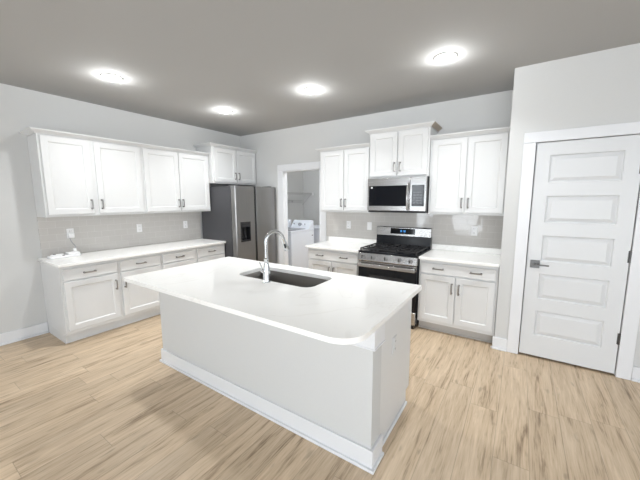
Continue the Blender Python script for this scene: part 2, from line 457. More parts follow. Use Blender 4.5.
# casings
m = MB(); cw = 0.100
m.box(DX0-cw, YP-0.02, 0.001, DX0-0.004, YP-0.0005, 2.042); m.box(DX1+0.004, YP-0.02, 0.001, DX1+cw, YP-0.0005, 2.042)
m.box(DX0-cw, YP-0.02, 2.044, DX1+cw, YP-0.0005, 2.136)
m.box(DX0-0.012, YP, 0.001, DX0-0.004, YP+0.12, 2.046); m.box(DX1+0.004, YP, 0.001, DX1+0.012, YP+0.12, 2.046); m.box(DX0-0.012, YP, 2.044, DX1+0.012, YP+0.12, 2.052)
struct('trim_1', m, 'trim_paint', bevel=0.003)
m = MB(); cw = 0.105
m.box(LD0-cw, -0.02, 0.001, LD0, -0.0005, 2.034); m.box(LD1, -0.02, 0.001, LD1+cw, -0.0005, 2.034); m.box(LD0-cw, -0.02, 2.036, LD1+cw, -0.0005, 2.137)
m.box(LD0, -0.02, 0.001, LD0+0.018, 0.095, 2.017); m.box(LD1-0.018, -0.02, 0.001, LD1, 0.095, 2.017); m.box(LD0, -0.02, 2.018, LD1, 0.095, 2.034)
struct('trim_2', m, 'trim_paint', bevel=0.003)

# pantry door: five raised panels
def panel_door(w, h, t, ops, slope=0.016, depth=0.013):
    """front at y=-t, back y=0; ops = list of (x0,z0,x1,z1) stacked bottom to top, equal x"""
    mb = MB(); x0, x1 = ops[0][0], ops[0][2]; zs = [0]+[z for o in ops for z in (o[1], o[3])]+[h]
    q = lambda a, b, c, d: mb.add([a, b, c, d], [(0, 1, 2, 3)])
    F = -t
    mb.add([(0,F,0),(w,F,0),(w,0,0),(0,0,0),(0,F,h),(w,F,h),(w,0,h),(0,0,h)], [(3,2,1,0),(4,5,6,7),(1,2,6,5),(2,3,7,6),(3,0,4,7)])
    q((0,F,0),(x0,F,0),(x0,F,h),(0,F,h)); q((x1,F,0),(w,F,0),(w,F,h),(x1,F,h))
    for k in range(0, len(zs), 2): q((x0,F,zs[k]),(x1,F,zs[k]),(x1,F,zs[k+1]),(x0,F,zs[k+1]))
    for (a, b, c, d) in ops:
        def R(i, y): return [(a+i, y, b+i), (c-i, y, b+i), (c-i, y, d-i), (a+i, y, d-i)]
        L = [R(0, F), R(0.007, F+depth), R(0.012, F+depth), R(0.042, F+0.002)]
        n = len(L); vs = [v for r in L for v in r]; fs = []
        for k in range(n-1):
            for i in range(4):
                j = (i+1) % 4; fs.append((k*4+i, k*4+j, k*4+4+j, k*4+4+i))
        fs.append(((n-1)*4, (n-1)*4+1, (n-1)*4+2, (n-1)*4+3)); mb.add(vs, fs)
    return mb
dw = DX1-DX0-0.006; dh = 2.016
ph, pg, z = 0.243, 0.1195, 0.210
ops = []
for k in range(5):
    ops.append((0.105, z, dw-0.104, z+ph)); z += ph+pg
door = put('door_1', panel_door(dw, dh, 0.035, ops), 'door_paint', smooth=False)
door.location = (DX0+0.003, YP+0.030, 0.022)
door['kind'] = 'structure'
hd = MB(); hd.box(0.027, -0.044, 0.867, 0.101, -0.0352, 0.941); hd.cyl((0.066, -0.080, 0.902), 0.011, 0.037, 'y', 16)
hd.box(0.060, -0.085, 0.896, 0.170, -0.074, 0.909)
put('door_handle', hd, 'satin_metal', door, bevel=0.002)
for zz in (0.32, 1.035, 1.76):
    hg = MB(); hg.cyl((dw+0.0005, -0.041, zz-0.05), 0.007, 0.10, 'z', 12); hg.box(dw-0.012, -0.0362, zz-0.05, dw+0.0005, -0.0352, zz+0.05)
    put('hinge', hg, 'satin_metal', door)

# ------------------------------------------------------------------ cabinet builders (local: x width, back y=0, front -y)
ZT = 0.855
def pull(parent, p, horizontal, ln=0.128):
    """bow bar pull on the front plane; p = (x, y, z) centre"""
    x, y, z = p; mb = MB(); a = ln/2-0.014; s = 0.028
    pts = []
    for i in range(9):
        t = -1+2*i/8; pts.append((t*a*1.12, -s-0.004*(1-t*t)))
    P = (lambda u, d: (x+u, y+d, z)) if horizontal else (lambda u, d: (x, y+d, z+u))
    mb.tube([P(u, d) for u, d in pts], [0.0080]*9, 8)
    for sg in (-1, 1):
        mb.tube([P(sg*a, -0.0005), P(sg*a, -0.004), P(sg*a, -0.006), P(sg*a, -s)], [0.011, 0.0105, 0.008, 0.0075], 10)
    return put('pull', mb, 'nickel', parent)

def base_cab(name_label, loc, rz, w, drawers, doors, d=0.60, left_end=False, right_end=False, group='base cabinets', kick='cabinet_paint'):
    """drawers: list of (x0,x1,[pull xs]); doors: list of (x0,x1,pull side)"""
    r = root('base_cabinet', name_label, 'cabinet', loc, rz, group)
    b = MB(); b.box(0.0006, -d, 0.108, w-0.0006, -0.002, ZT-0.0005)
    put('carcass', b, 'cabinet_paint', r, bevel=0.0015)
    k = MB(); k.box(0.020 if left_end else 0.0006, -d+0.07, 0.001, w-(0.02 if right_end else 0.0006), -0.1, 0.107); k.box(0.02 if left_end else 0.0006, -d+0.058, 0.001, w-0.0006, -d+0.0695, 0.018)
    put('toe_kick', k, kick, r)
    if left_end:
        e = MB(); e.prism([(-d+0.06, 0.001), (-0.002, 0.001), (-0.002, 0.107), (-d+0.06, 0.107)], 0.0006, 0.0195, 'x')
        put('end_panel', e, 'cabinet_paint', r)
    for (x0, x1, ps) in drawers:
        f = put('drawer_front', MB().panel(x0, 0.700, x1, 0.818, -d-0.0005, -d-0.020, rail=0.010, rec=0.0015, slope=0.006), 'cabinet_paint', r, smooth=False)
        for px in ps: pull(f, (px, -d-0.020, 0.760), True)
    for (x0, x1, side) in doors:
        f = put('door', MB().panel(x0, 0.150, x1, 0.682, -d-0.0005, -d-0.020), 'cabinet_paint', r, smooth=False)
        px = x1-0.030 if side > 0 else x0+0.030
        pull(f, (px, -d-0.020, 0.682-0.128), False)
    return r

CROWN = [(0.0, 0.0), (0.010, 0.0), (0.014, 0.008), (0.022, 0.013), (0.046, 0.030), (0.050, 0.034), (0.054, 0.036), (0.054, 0.046), (0.0, 0.046)]
def crown(parent, w, d, z, left, right, mat='cabinet_paint', tan_right=False):
    mb = MB(); vs = []
    for (o, h) in CROWN:
        xl = -o if left else 0.0006; xr = w+o if right else w-0.0006
        vs += [(xl, -0.002, z+h), (xl, -d-o, z+h), (xr, -d-o, z+h), (xr, -0.002, z+h)]
    fs = [(0, 1, 2, 3)]
    for k in range(len(CROWN)-1):
        for i in range(4):
            j = (i+1) % 4; fs.append((k*4+i, k*4+j, k*4+4+j, k*4+4+i))
    n = (len(CROWN)-1)*4; fs.append((n+3, n+2, n+1, n)); mb.add(vs, fs)
    o = put('crown_molding', mb, mat, parent, smooth=False)
    if tan_right:                                  # right-facing faces take a tan material
        o.data.materials.append(MATS['tan_face'])
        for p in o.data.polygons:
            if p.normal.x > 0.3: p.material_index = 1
    return o

def wall_cab(label, loc, rz, w, h, doors, d=0.305, left=False, right=False, group='wall cabinets', dz=(0.028, 0.012), tan_right=False):
    r = root('wall_cabinet', label, 'cabinet', loc, rz, group)
    put('carcass', MB().box(0.0006, -d, 0, w-0.0006, -0.002, h), 'cabinet_paint', r, bevel=0.0015)
    for (x0, x1, side) in doors:
        f = put('door', MB().panel(x0, dz[0], x1, h-dz[1], -d-0.0005, -d-0.020), 'cabinet_paint', r, smooth=False)
        px = x1-0.028 if side > 0 else x0+0.028
        pull(f, (px, -d-0.020, dz[0]+0.108), False)
    crown(r, w, d, h+0.0005, left, right, tan_right=tan_right)
    return r

L = PI/2      # things on the left wall face +x
YF = -0.957
# left run: base cabinets
y0 = -3.063
base_cab('white base cabinet at the open end of the left counter, under the charging device', (0, y0, 0), L, 1.058,
         [(0.022, 0.533, [0.255]), (0.568, 1.045, [0.800])], [(0.022, 0.533, 1), (0.568, 1.045, -1)], left_end=True)
y1 = y0+1.058
base_cab('white base cabinet with two drawers next to the refrigerator', (0, y1, 0), L, YF-y1-0.002,
         [(0.022, 0.500, [0.262]), (0.542, 1.022, [0.785])], [(0.022, 0.500, 1), (0.542, 1.022, -1)])
# left run: wall cabinets
UB, UT = 1.355, 2.2265
y0 = -3.040
wall_cab('white two-door wall cabinet at the open end, above the charging device', (0, y0, UB), L, 1.034, UT-UB,
         [(0.022, 0.450, 1), (0.500, 1.014, -1)], left=True)
y1 = y0+1.034
wall_cab('white two-door wall cabinet between the end cabinet and the refrigerator cabinet', (0, y1, UB), L, YF-0.010-y1, UT-UB,
         [(0.022, 0.512, 1), (0.520, 1.018, -1)])
wall_cab('short white two-door wall cabinet above the refrigerator', (0, YF-0.008, 1.803), L, 0.955, 0.574,
         [(0.030, 0.480, 1), (0.500, 0.935, -1)], d=0.39, left=True, right=False)
# range wall
XR0, XR1 = 2.826, 3.590
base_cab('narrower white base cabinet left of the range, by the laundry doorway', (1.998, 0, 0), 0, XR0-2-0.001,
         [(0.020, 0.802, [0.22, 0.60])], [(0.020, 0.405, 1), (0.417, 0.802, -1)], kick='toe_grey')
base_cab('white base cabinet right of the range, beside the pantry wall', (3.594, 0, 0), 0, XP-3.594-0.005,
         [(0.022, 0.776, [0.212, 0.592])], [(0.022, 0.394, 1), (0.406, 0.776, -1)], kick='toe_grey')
wall_cab('white two-door wall cabinet left of the microwave, beside the laundry doorway', (2.018, 0, UB), 0, XR0-2.018-0.001, UT-UB,
         [(0.022, 0.400, 1), (0.410, 0.786, -1)], left=True)
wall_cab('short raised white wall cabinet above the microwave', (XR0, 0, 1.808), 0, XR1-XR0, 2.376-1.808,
         [(0.022, 0.374, 1), (0.390, 0.742, -1)], d=0.345, left=True, right=True, tan_right=True, dz=(0.022, 0.014))
wall_cab('tall white two-door wall cabinet right of the microwave, against the pantry wall', (XR1+0.001, 0, UB), 0, XP-XR1-0.004, UT-UB,
         [(0.026, 0.398, 1), (0.410, 0.782, -1)])

# ------------------------------------------------------------------ countertops
C = 0.885
def slab(poly, z0, z1):
    return MB().prism(poly, z0, z1)
t = root('countertop', 'long white quartz countertop along the left wall, holding the charging device', 'countertop', (0, -3.083, ZT), L, 'countertops')
put('slab', slab(rrect(0, -0.648, YF+3.083-0.003, -0.001, 0.004, 2), 0, C-ZT), 'white_quartz', t, bevel=0.003)
t = root('countertop', 'small white quartz countertop left of the range', 'countertop', (1.984, 0, ZT), 0, 'countertops')
put('slab', slab(rrect(0, -0.648, XR0-1.984-0.001, -0.001, 0.004, 2), 0, C-ZT), 'white_quartz', t, bevel=0.003)
put('upstand', MB().box(0, -0.02, C-ZT+0.0005, XR0-1.984-0.001, -0.001, C-ZT+0.070), 'white_quartz', t, bevel=0.002)
t = root('countertop', 'white quartz countertop between the range and the pantry wall', 'countertop', (XR1+0.002, 0, ZT), 0, 'countertops')
put('slab', slab(rrect(0, -0.648, XP-XR1-0.004, -0.001, 0.004, 2), 0, C-ZT), 'white_quartz', t, bevel=0.003)
put('upstand', MB().box(0, -0.02, C-ZT+0.0005, XP-XR1-0.004, -0.001, C-ZT+0.070), 'white_quartz', t, bevel=0.002)

# tiled backsplashes
def splash(label, loc, rz, w, z0, z1):
    o = put('tile_backsplash', MB().box(0, -0.009, z0, w, -0.0005, z1), 'subway_tile', smooth=False)
    o.location = loc; o.rotation_euler = (0, 0, rz)
    return tag(o, label, 'backsplash', 'tile backsplashes')
splash('grey subway tile backsplash on the left wall, running up to the refrigerator', (0, -3.040, 0), L, YF+3.040-0.003, C+0.0005, UB-0.001)
bs = put('tile_backsplash', MB().box(1.935, -0.009, C+0.071, XR0+0.0, -0.0005, UB-0.001).box(XR0+0.0003, -0.009, 0.80, XR1+0.0, -0.0005, 1.368).box(XR1+0.0005, -0.009, C+0.071, XP-0.001, -0.0005, UB-0.001), 'subway_tile', smooth=False)
tag(bs, 'glossy grey subway tile backsplash behind the range', 'backsplash', 'tile backsplashes')

# ------------------------------------------------------------------ kitchen island
IX0, IX1, IY0, IY1 = 1.773, 3.924, -2.675, -2.550
isl = root('kitchen_island', 'long grey-painted kitchen island with white baseboard under the white top', 'kitchen island', (0, 0, 0))
put('half_wall', MB().box(IX0, IY0, 0.001, IX1, IY1, ZT-0.0006), 'island_paint', isl, bevel=0.002)
cb = MB(); ya, yb_ = IY1+0.0005, -1.945
for (a, b) in ((IX0+0.025, 2.43), (3.32, 3.888)): cb.box(a, ya, 0.108, b, yb_, ZT-0.0006)
cb.box(2.43, ya, 0.108, 3.32, yb_, 0.56); cb.box(2.43, yb_-0.010, 0.56, 3.32, yb_, ZT-0.0006)
cb.box(IX0+0.025, ya, 0.001, 3.888, -2.01, 0.1075)
put('carcass', cb, 'cabinet_paint', isl)
put('end_panel', MB().prism([(IY1+0.0005, 0.001), (-2.00, 0.001), (-2.00, 0.107), (-1.930, 0.107), (-1.930, ZT-0.0006), (IY1+0.0005, ZT-0.0006)], 3.8885, 3.907, 'x'), 'cabinet_paint', isl, bevel=0.001)
bb = MB()
for (o, z0, z1) in ((0.028, 0.001, 0.020), (0.015, 0.0201, BH)):
    bb.box(IX0-o, IY0-o, z0, IX1+o, IY0-0.0004, z1); bb.box(IX1+0.0004, IY0-0.0003, z0, IX1+o, IY1+0.012, z1); bb.box(IX0-o, IY0-0.0003, z0, IX0-0.0004, IY1+0.012, z1)
put('baseboard', bb, 'trim_paint', isl, bevel=0.003)
put('shoe_molding', MB().box(3.9075, IY1+0.02, 0.001, 3.922, -2.0, 0.022), 'trim_paint', isl, bevel=0.004)
cp = MB()
for (o, z0, z1) in ((0.006, 0.722, 0.730), (0.020, 0.730, 0.738), (0.016, 0.738, ZT-0.0008)):
    cp.box(IX0-o, IY0-o, z0, IX1+o, IY0-0.0004, z1); cp.box(IX1+0.0004, IY0-0.0004, z0, IX1+o, IY1+0.004, z1); cp.box(IX0-o, IY0-0.0004, z0, IX0-0.0004, IY1+0.004, z1)
put('cap_trim', cp, 'trim_paint', isl, bevel=0.0015)
ws = 3.888-IX0-0.025
xe = [IX0+0.05, 2.10, 2.44, 2.875, 3.31, 3.60, 3.87]
for k in range(6):
    a, b = xe[k]+0.008, xe[k+1]-0.008
    mb = MB().panel(-b, 0.150, -a, 0.682, -0.0005, -0.020)
    f = put('door', mb, 'cabinet_paint', isl, smooth=False); f.rotation_euler = (0, 0, PI); f.location = (0, -1.945, 0)
    pull(f, (-b+0.03 if k % 2 == 0 else -a-0.03, -0.020, 0.55), False)
    mb = MB().panel(-b, 0.700, -a, 0.818, -0.0005, -0.020, rail=0.010, rec=0.0015, slope=0.006)
    f = put('drawer_front', mb, 'cabinet_paint', isl, smooth=False); f.rotation_euler = (0, 0, PI); f.location = (0, -1.945, 0)
    pull(f, (-(a+b)/2, -0.020, 0.76), True)

# island top with sink cut-out
SX0, SX1, SY0, SY1 = 2.475, 3.275, -2.362, -1.982
def slab_hole(outer, inner, z0, z1):
    bm = bmesh.new()
    def ring(pts, z):
        vs = [bm.verts.new((p[0], p[1], z)) for p in pts]
        return vs, [bm.edges.new((vs[i], vs[(i+1) % len(vs)])) for i in range(len(vs))]
    tops = []
    for z in (z0, z1):
        vo, eo = ring(outer, z); vi, ei = ring(inner, z)
        bmesh.ops.triangle_fill(bm, use_beauty=True, use_dissolve=False, edges=eo+ei); tops.append((vo, vi))
    for k in (0, 1):
        a, b = tops[0][k], tops[1][k]
        for i in range(len(a)):
            j = (i+1) % len(a); bm.faces.new((a[i], a[j], b[j], b[i]))
    mb = MB(); bm.verts.index_update()
    mb.v = [tuple(v.co) for v in bm.verts]; mb.f = [tuple(v.index for v in f.verts) for f in bm.faces]; bm.free()
    return mb
it = put('island_countertop', slab_hole(rrect(1.746, -2.957, 3.951, -1.825, [0.02, 0.145, 0.012, 0.012], 12), rrect(SX0, SY0, SX1, SY1, 0.085, 8), ZT, C), 'white_quartz', bevel=0.003)
tag(it, 'large white quartz island top with a rounded corner and sink cut-out', 'countertop', 'countertops')

# undermount sink
sk = root('kitchen_sink', 'undermount stainless steel sink in the island top', 'sink', ((SX0+SX1)/2, (SY0+SY1)/2, ZT-0.215))
bm_ = MB()
hx, hy = (SX1-SX0)/2, (SY1-SY0)/2
rings = [(0.018, 0.2140, 0.10), (-0.004, 0.2140, 0.085), (-0.010, 0.205, 0.085), (-0.014, 0.06, 0.082), (-0.022, 0.03, 0.075), (-0.05, 0.012, 0.06), (-0.18, 0.006, 0.02)]
vs = []; N = None
for (o, z, r) in rings:
    p = rrect(-hx-o, -hy-o, hx+o, hy+o, r, 6); N = len(p); vs += [(a, b, z) for a, b in p]
fs = []
for k in range(len(rings)-1):
    for i in range(N):
        j = (i+1) % N; fs.append((k*N+i, k*N+j, (k+1)*N+j, (k+1)*N+i))
fs.append(tuple(range((len(rings)-1)*N, len(rings)*N)))
bm_.add(vs, fs)
o = put('basin', bm_, 'sink_steel', sk)
md = o.modifiers.new('thick', 'SOLIDIFY'); md.thickness = 0.0015; md.offset = 0
put('drain', MB().lathe((0, 0, 0.0075), [(0.055, 0), (0.055, 0.003), (0.045, 0.004), (0.040, 0.001), (0.012, 0.001), (0.011, 0.008)], 24), 'chrome', sk)

# gooseneck faucet
fx, fy = 2.885, -2.395
fc = root('kitchen_faucet', 'chrome gooseneck pull-down faucet standing behind the island sink', 'faucet', (fx, fy, C))
put('body', MB().lathe((0, 0, 0.0005), [(0.034, 0), (0.034, 0.006), (0.029, 0.010), (0.028, 0.02), (0.029, 0.06), (0.028, 0.10), (0.023, 0.120), (0.018, 0.15), (0.018, 0.178), (0.020, 0.182), (0.020, 0.192), (0.015, 0.196)], 28), 'chrome', fc)
pts = [(0, 0, 0.19), (0, 0, 0.25), (0, 0, 0.30), (0, 0, 0.322)]
R_ = 0.078
dxn, dyn = 0.34, 0.94
for i in range(1, 15):
    a = PI*i/14*0.93
    s = R_-R_*math.cos(a); pts.append((dxn*s, dyn*s, 0.322+R_*math.sin(a)))
put('gooseneck', MB().tube(pts, 0.0145, 14), 'chrome', fc)
e = Vector(pts[-1]); tdir = (Vector(pts[-1])-Vector(pts[-2])).normalized()
sp_ = MB().tube([tuple(e-tdir*0.004), tuple(e+tdir*0.01), tuple(e+tdir*0.05), tuple(e+tdir*0.09), tuple(e+tdir*0.105)], [0.0155, 0.017, 0.0195, 0.024, 0.022], 18)
hs = put('spray_head', sp_, 'chrome', fc)
bc = e+tdir*0.066+Vector((0.010, -0.0165, 0.0))
bt = MB().tube([tuple(bc-tdir*0.020), tuple(bc-tdir*0.016), tuple(bc+tdir*0.016), tuple(bc+tdir*0.020)], [0.003, 0.0075, 0.0075, 0.003], 10)
put('spray_button', bt, 'black_plastic', hs)
lv = MB(); lv.tube([(-0.015, 0, 0.085), (-0.035, 0, 0.085), (-0.050, 0, 0.087), (-0.058, 0, 0.088)], [0.020, 0.019, 0.015, 0.008], 16)
lv.tube([(-0.042, -0.002, 0.092), (-0.052, -0.006, 0.12), (-0.066, -0.01, 0.155)], [0.006, 0.0055, 0.005], 10)
put('lever', lv, 'chrome', fc)

# ------------------------------------------------------------------ refrigerator (faces +x)
FW = 0.920
fr = root('refrigerator', 'dark stainless side-by-side refrigerator in the corner', 'refrigerator', (0.045, YF+0.002, 0.0), L)
D0 = 0.735                       # cabinet depth, doors in front of it
b = MB(); b.box(0, -D0, 0.03, FW, 0, 1.745)
put('cabinet_body', b, 'fridge_side', fr, bevel=0.004)
fd = -D0-0.012; ft = -D0-0.108
xm = 0.425
def fridge_door(x0, x1, hole=None, lc=0.012):
    mb = MB(); z0, z1 = 0.065, 1.752
    if not hole:
        mb.prism([(x0, fd), (x0, ft+lc), (x0+lc, ft), (x1-0.012, ft), (x1, ft+0.012), (x1, fd)], z0, z1); return mb
    a, c, e_, g = hole
    for (p0, p1, q0, q1) in ((x0, x1, z0, c), (x0, x1, g, z1), (x0, a, c, g), (e_, x1, c, g)):
        pl = [(p0, fd), (p0, ft+(0.012 if p0 == x0 else 0))]
        if p0 == x0: pl.append((p0+0.012, ft))
        if p1 == x1: pl += [(p1-0.012, ft), (p1, ft+0.012), (p1, fd)]
        else: pl += [(p1, ft), (p1, fd)]
        mb.prism(pl, q0, q1)
    return mb
HL = (0.088, 0.872, 0.300, 1.190)
dl = put('door', fridge_door(0.004, xm-0.014, HL), 'dark_steel', fr)
dl['label'] = 'left freezer door with ice and water dispenser'
dr = put('door', fridge_door(xm+0.018, FW-0.004, lc=0.002), 'dark_steel', fr)
dr['label'] = 'plain right refrigerator door'
# recessed handle channels along the meeting edges
put('handle_channel', MB().box(xm-0.0135, ft+0.022, 0.065, xm+0.0175, fd, 1.748), 'black_plastic', fr)
ds = MB(); a, c, e_, g = HL
ds.box(a+0.001, fd-0.01, c+0.001, e_-0.001, fd-0.002, g-0.001)
ds.box(a+0.001, ft-0.004, g-0.085, e_-0.001, fd-0.011, g-0.001); ds.box(a+0.001, ft-0.002, c+0.001, e_-0.001, fd-0.011, c+0.022)
ds.box(a+0.001, ft-0.003, c+0.022, a+0.014, fd-0.011, g-0.086); ds.box(e_-0.014, ft-0.003, c+0.022, e_-0.001, fd-0.011, g-0.086)
dp = put('dispenser', ds, 'black_plastic', dl, bevel=0.002)
pad = MB(); pad.box(a+0.05, fd-0.045, c+0.07, a+0.085, fd-0.035, g-0.10); pad.box(a+0.125, fd-0.045, c+0.07, a+0.16, fd-0.035, g-0.10)
put('paddle', pad, 'smoked_glass', dl)
put('dispenser_display', MB().box(a+0.03, ft-0.0055, g-0.05, e_-0.03, ft-0.0045, g-0.022), 'smoked_glass', dl)
for xx in (0.05, FW-0.12):
    put('hinge_cover', MB().box(xx, -D0-0.06, 1.7455, xx+0.07, -D0+0.10, 1.768), 'fridge_side', fr, bevel=0.006)
put('kick_grille', MB().box(0.01, -D0-0.05, 0.004, FW-0.01, -D0+0.04, 0.0295), 'black_plastic', fr)

# ------------------------------------------------------------------ gas range
RW = 0.752
rg = root('gas_range', 'stainless and black gas range between the two range-wall base cabinets', 'range', (XR0+0.006, -0.012, 0.0))
put('body', MB().box(0, -0.60, 0.035, RW, -0.02, 0.862), 'black_enamel', rg, bevel=0.003)
for fx_, fy_ in ((0.02, -0.64), (RW-0.06, -0.64), (0.02, -0.1), (RW-0.06, -0.1)):
    put('foot', MB().box(fx_, fy_, 0.002, fx_+0.04, fy_+0.04, 0.0345), 'black_plastic', rg)
put('storage_drawer', MB().box(0.004, -0.645, 0.05, RW-0.004, -0.6005, 0.205), 'steel', rg, bevel=0.004)
od = put('oven_door', MB().box(0.004, -0.645, 0.212, RW-0.004, -0.6005, 0.762), 'black_glass', rg, bevel=0.004)
put('oven_window', MB().box(0.15, -0.6475, 0.33, RW-0.15, -0.6452, 0.595), 'smoked_glass', od)
ob = MB(); ob.box(0.004, -0.649, 0.700, RW-0.004, -0.6452, 0.760)
put('door_rail', ob, 'steel', od, bevel=0.002)
hb = MB(); hb.box(0.012, -0.708, 0.698, RW-0.012, -0.683, 0.742)
hb.box(0.03, -0.684, 0.704, 0.06, -0.6492, 0.736); hb.box(RW-0.06, -0.684, 0.704, RW-0.03, -0.6492, 0.736)
put('oven_handle', hb, 'steel', od, bevel=0.006)
cpn = put('control_panel', MB().prism([(-0.6005, 0.768), (-0.6005, 0.868), (-0.648, 0.866), (-0.668, 0.778), (-0.660, 0.768)], 0.002, RW-0.002, 'x'), 'steel', rg, bevel=0.002)
nrm = Vector((0, -0.1475, -0.023)).normalized()      # front slope
for kx in (0.075, 0.205, 0.376, 0.547, 0.677):
    c0 = Vector((kx, -0.6575, 0.820)); n_ = Vector((0, -0.988, 0.154))
    kb = MB().tube([tuple(c0), tuple(c0+n_*0.006), tuple(c0+n_*0.0065), tuple(c0+n_*0.030), tuple(c0+n_*0.033)], [0.026, 0.026, 0.0205, 0.019, 0.016], 20)
    kn = put('knob', kb, 'dark_steel', cpn)
    p = c0+n_*0.034
    put('knob_grip', MB().box(kx-0.004, p.y-0.008, p.z-0.019, kx+0.004, p.y+0.004, p.z+0.019), 'black_plastic', kn)
put('cooktop', MB().box(0.0, -0.648, 0.8695, RW, -0.075, 0.893), 'black_enamel', rg, bevel=0.005)
# burners and continuous grates
for (bx, by, br) in ((0.15, -0.50, 0.045), (0.15, -0.22, 0.036), (RW/2, -0.36, 0.05), (RW-0.15, -0.50, 0.05), (RW-0.15, -0.22, 0.036)):
    put('burner', MB().lathe((bx, by, 0.8935), [(br+0.012, 0), (br+0.010, 0.008), (br, 0.009), (br, 0.016), (br-0.006, 0.019)], 22), 'cast_iron', rg)
for gx0, gx1 in ((0.018, 0.252), (0.259, 0.493), (0.500, 0.734)):
    g_ = MB(); zt = 0.928; w_ = 0.011
    for yy in (-0.625, -0.505, -0.365, -0.225, -0.100): g_.box(gx0, yy-w_/2, zt-0.014, gx1, yy+w_/2, zt)
    for xx in (gx0+w_/2, (gx0+gx1)/2, gx1-w_/2): g_.box(xx-w_/2, -0.63, zt-0.014, xx+w_/2, -0.095, zt)
    for xx in (gx0+w_/2, gx1-w_/2):
        for yy in (-0.62, -0.36, -0.105): g_.box(xx-0.007, yy-0.007, 0.8935, xx+0.007, yy+0.007, zt-0.013)
    put('grate', g_, 'cast_iron', rg, bevel=0.002)
# backguard
put('backguard', MB().prism([(-0.074, 0.8935), (-0.012, 0.8935), (-0.012, 1.040), (-0.060, 1.040)], 0.0, RW, 'x').box(0, -0.0735, 0.863, RW, -0.02, 0.8930), 'black_enamel', rg)
bgp = put('backguard_panel', MB().prism([(-0.066, 1.0405), (-0.008, 1.0405), (-0.008, 1.160), (-0.046, 1.160), (-0.056, 1.150)], 0.0, RW, 'x'), 'steel', rg, bevel=0.002)
dsp = MB(); dsp.prism([(-0.0670, 1.066), (-0.058, 1.066), (-0.052, 1.142), (-0.0590, 1.142)], 0.205, 0.545, 'x')
dpl = put('display', dsp, 'black_glass', bgp)
# small blue clock digits on the display (thin bars)
def yd(z): return -0.0675+(z-1.066)/0.076*0.008
for (dx, on) in ((0.348, (1, 1, 1, 1, 1, 1, 0)), (0.372, (0, 1, 1, 0, 0, 0, 0)), (0.400, (1, 1, 0, 1, 1, 0, 1))):
    ck = MB(); z0, hh, ww, tt = 1.094, 0.024, 0.014, 0.0035
    seg = [(dx, z0+hh-tt, dx+ww, z0+hh), (dx+ww-tt, z0+hh/2, dx+ww, z0+hh), (dx+ww-tt, z0, dx+ww, z0+hh/2), (dx, z0, dx+ww, z0+tt), (dx, z0, dx+tt, z0+hh/2), (dx, z0+hh/2, dx+tt, z0+hh), (dx, z0+hh/2-tt/2, dx+ww, z0+hh/2+tt/2)]
    for k, s_ in enumerate(on):
        if s_:
            q = seg[k]; ym = yd((q[1]+q[3])/2); ck.box(q[0], ym-0.0012, q[1], q[2], ym+0.0005, q[3])
    put('clock_digit', ck, 'clock_blue', dpl)


# ------------------------------------------------------------------ over-the-range microwave
MW = 0.754; z0, z1 = 1.370, 1.8065
mw = root('microwave', 'stainless over-the-range microwave with black window mounted above the range', 'microwave', (XR0+0.005, -0.002, z0))
hM = z1-z0
put('body', MB().box(0, -0.375, 0.012, MW, 0, hM), 'black_plastic', mw, bevel=0.003)
put('vent_base', MB().box(0.006, -0.385, 0, MW-0.006, -0.01, 0.0115), 'black_plastic', mw)
df = put('door', MB().box(0.0, -0.405, 0.022, 0.560, -0.3755, hM-0.002), 'steel', mw, bevel=0.004)
put('window', MB().box(0.022, -0.4085, 0.082, 0.520, -0.4052, 0.338), 'black_glass', df, bevel=0.001)
put('badge', MB().box(0.050, -0.4095, 0.306, 0.072, -0.4087, 0.326), 'plastic_white', df)
cpm = put('control_panel', MB().box(0.562, -0.405, 0.022, MW, -0.3755, hM-0.002), 'steel', mw, bevel=0.004)
kp = put('keypad', MB().box(0.585, -0.4085, 0.082, MW-0.022, -0.4052, 0.338), 'black_glass', cpm, bevel=0.001)
ky = MB()
for r_ in range(5):
    for c_ in range(3):
        xx = 0.603+c_*0.040; zz = 0.111+r_*0.032; ky.box(xx, -0.4092, zz, xx+0.028, -0.4086, zz+0.018)
put('keys', ky, 'smoked_glass', kp)
hp = [(0.541, -0.4055, 0.040), (0.541, -0.425, 0.046), (0.541, -0.445, 0.075)]
for i in range(9): hp.append((0.541, -0.447-0.010*math.sin(PI*i/8), 0.10+0.022*i))
hp += [(0.541, -0.445, 0.300+0.02), (0.541, -0.425, 0.352), (0.541, -0.4055, 0.358)]
put('door_handle', MB().tube(hp, 0.0115, 12), 'steel', df)

# ------------------------------------------------------------------ laundry beyond the doorway
def console(x0, x1, y, z):
    return MB().prism([(y-0.20, z), (y-0.01, z), (y-0.01, z+0.17), (y-0.06, z+0.17)], x0, x1, 'x')
wa = root('washing_machine', 'white top-load washer with dark glass lid, seen through the laundry doorway', 'washing machine', (0.30, 1.170, 0), 0, 'laundry machines')
put('cabinet_body', MB().box(0, -0.775, 0.025, 0.580, 0, 0.895), 'appliance_white', wa, bevel=0.012)
put('foot', MB().box(0.03, -0.74, 0.002, 0.55, -0.04, 0.0245), 'black_plastic', wa)
put('top_deck', MB().box(-0.004, -0.785, 0.8955, 0.584, 0, 0.930), 'appliance_white', wa, bevel=0.008)
put('lid', MB().box(0.05, -0.74, 0.9305, 0.53, -0.24, 0.944), 'appliance_grey', wa, bevel=0.004)
cs = put('console', console(0.085, 0.576, 0.0, 0.9305), 'appliance_white', wa, bevel=0.010)
cs['label'] = 'angled control console with dial'
put('dial', MB().tube([(0.31, -0.135, 1.01), (0.31, -0.165, 1.023)], [0.040, 0.034], 20), 'appliance_grey', cs)
for bx in (0.15, 0.44):
    put('button', MB().tube([(bx, -0.135, 1.02), (bx, -0.150, 1.027)], [0.016, 0.015], 12), 'appliance_grey', cs)
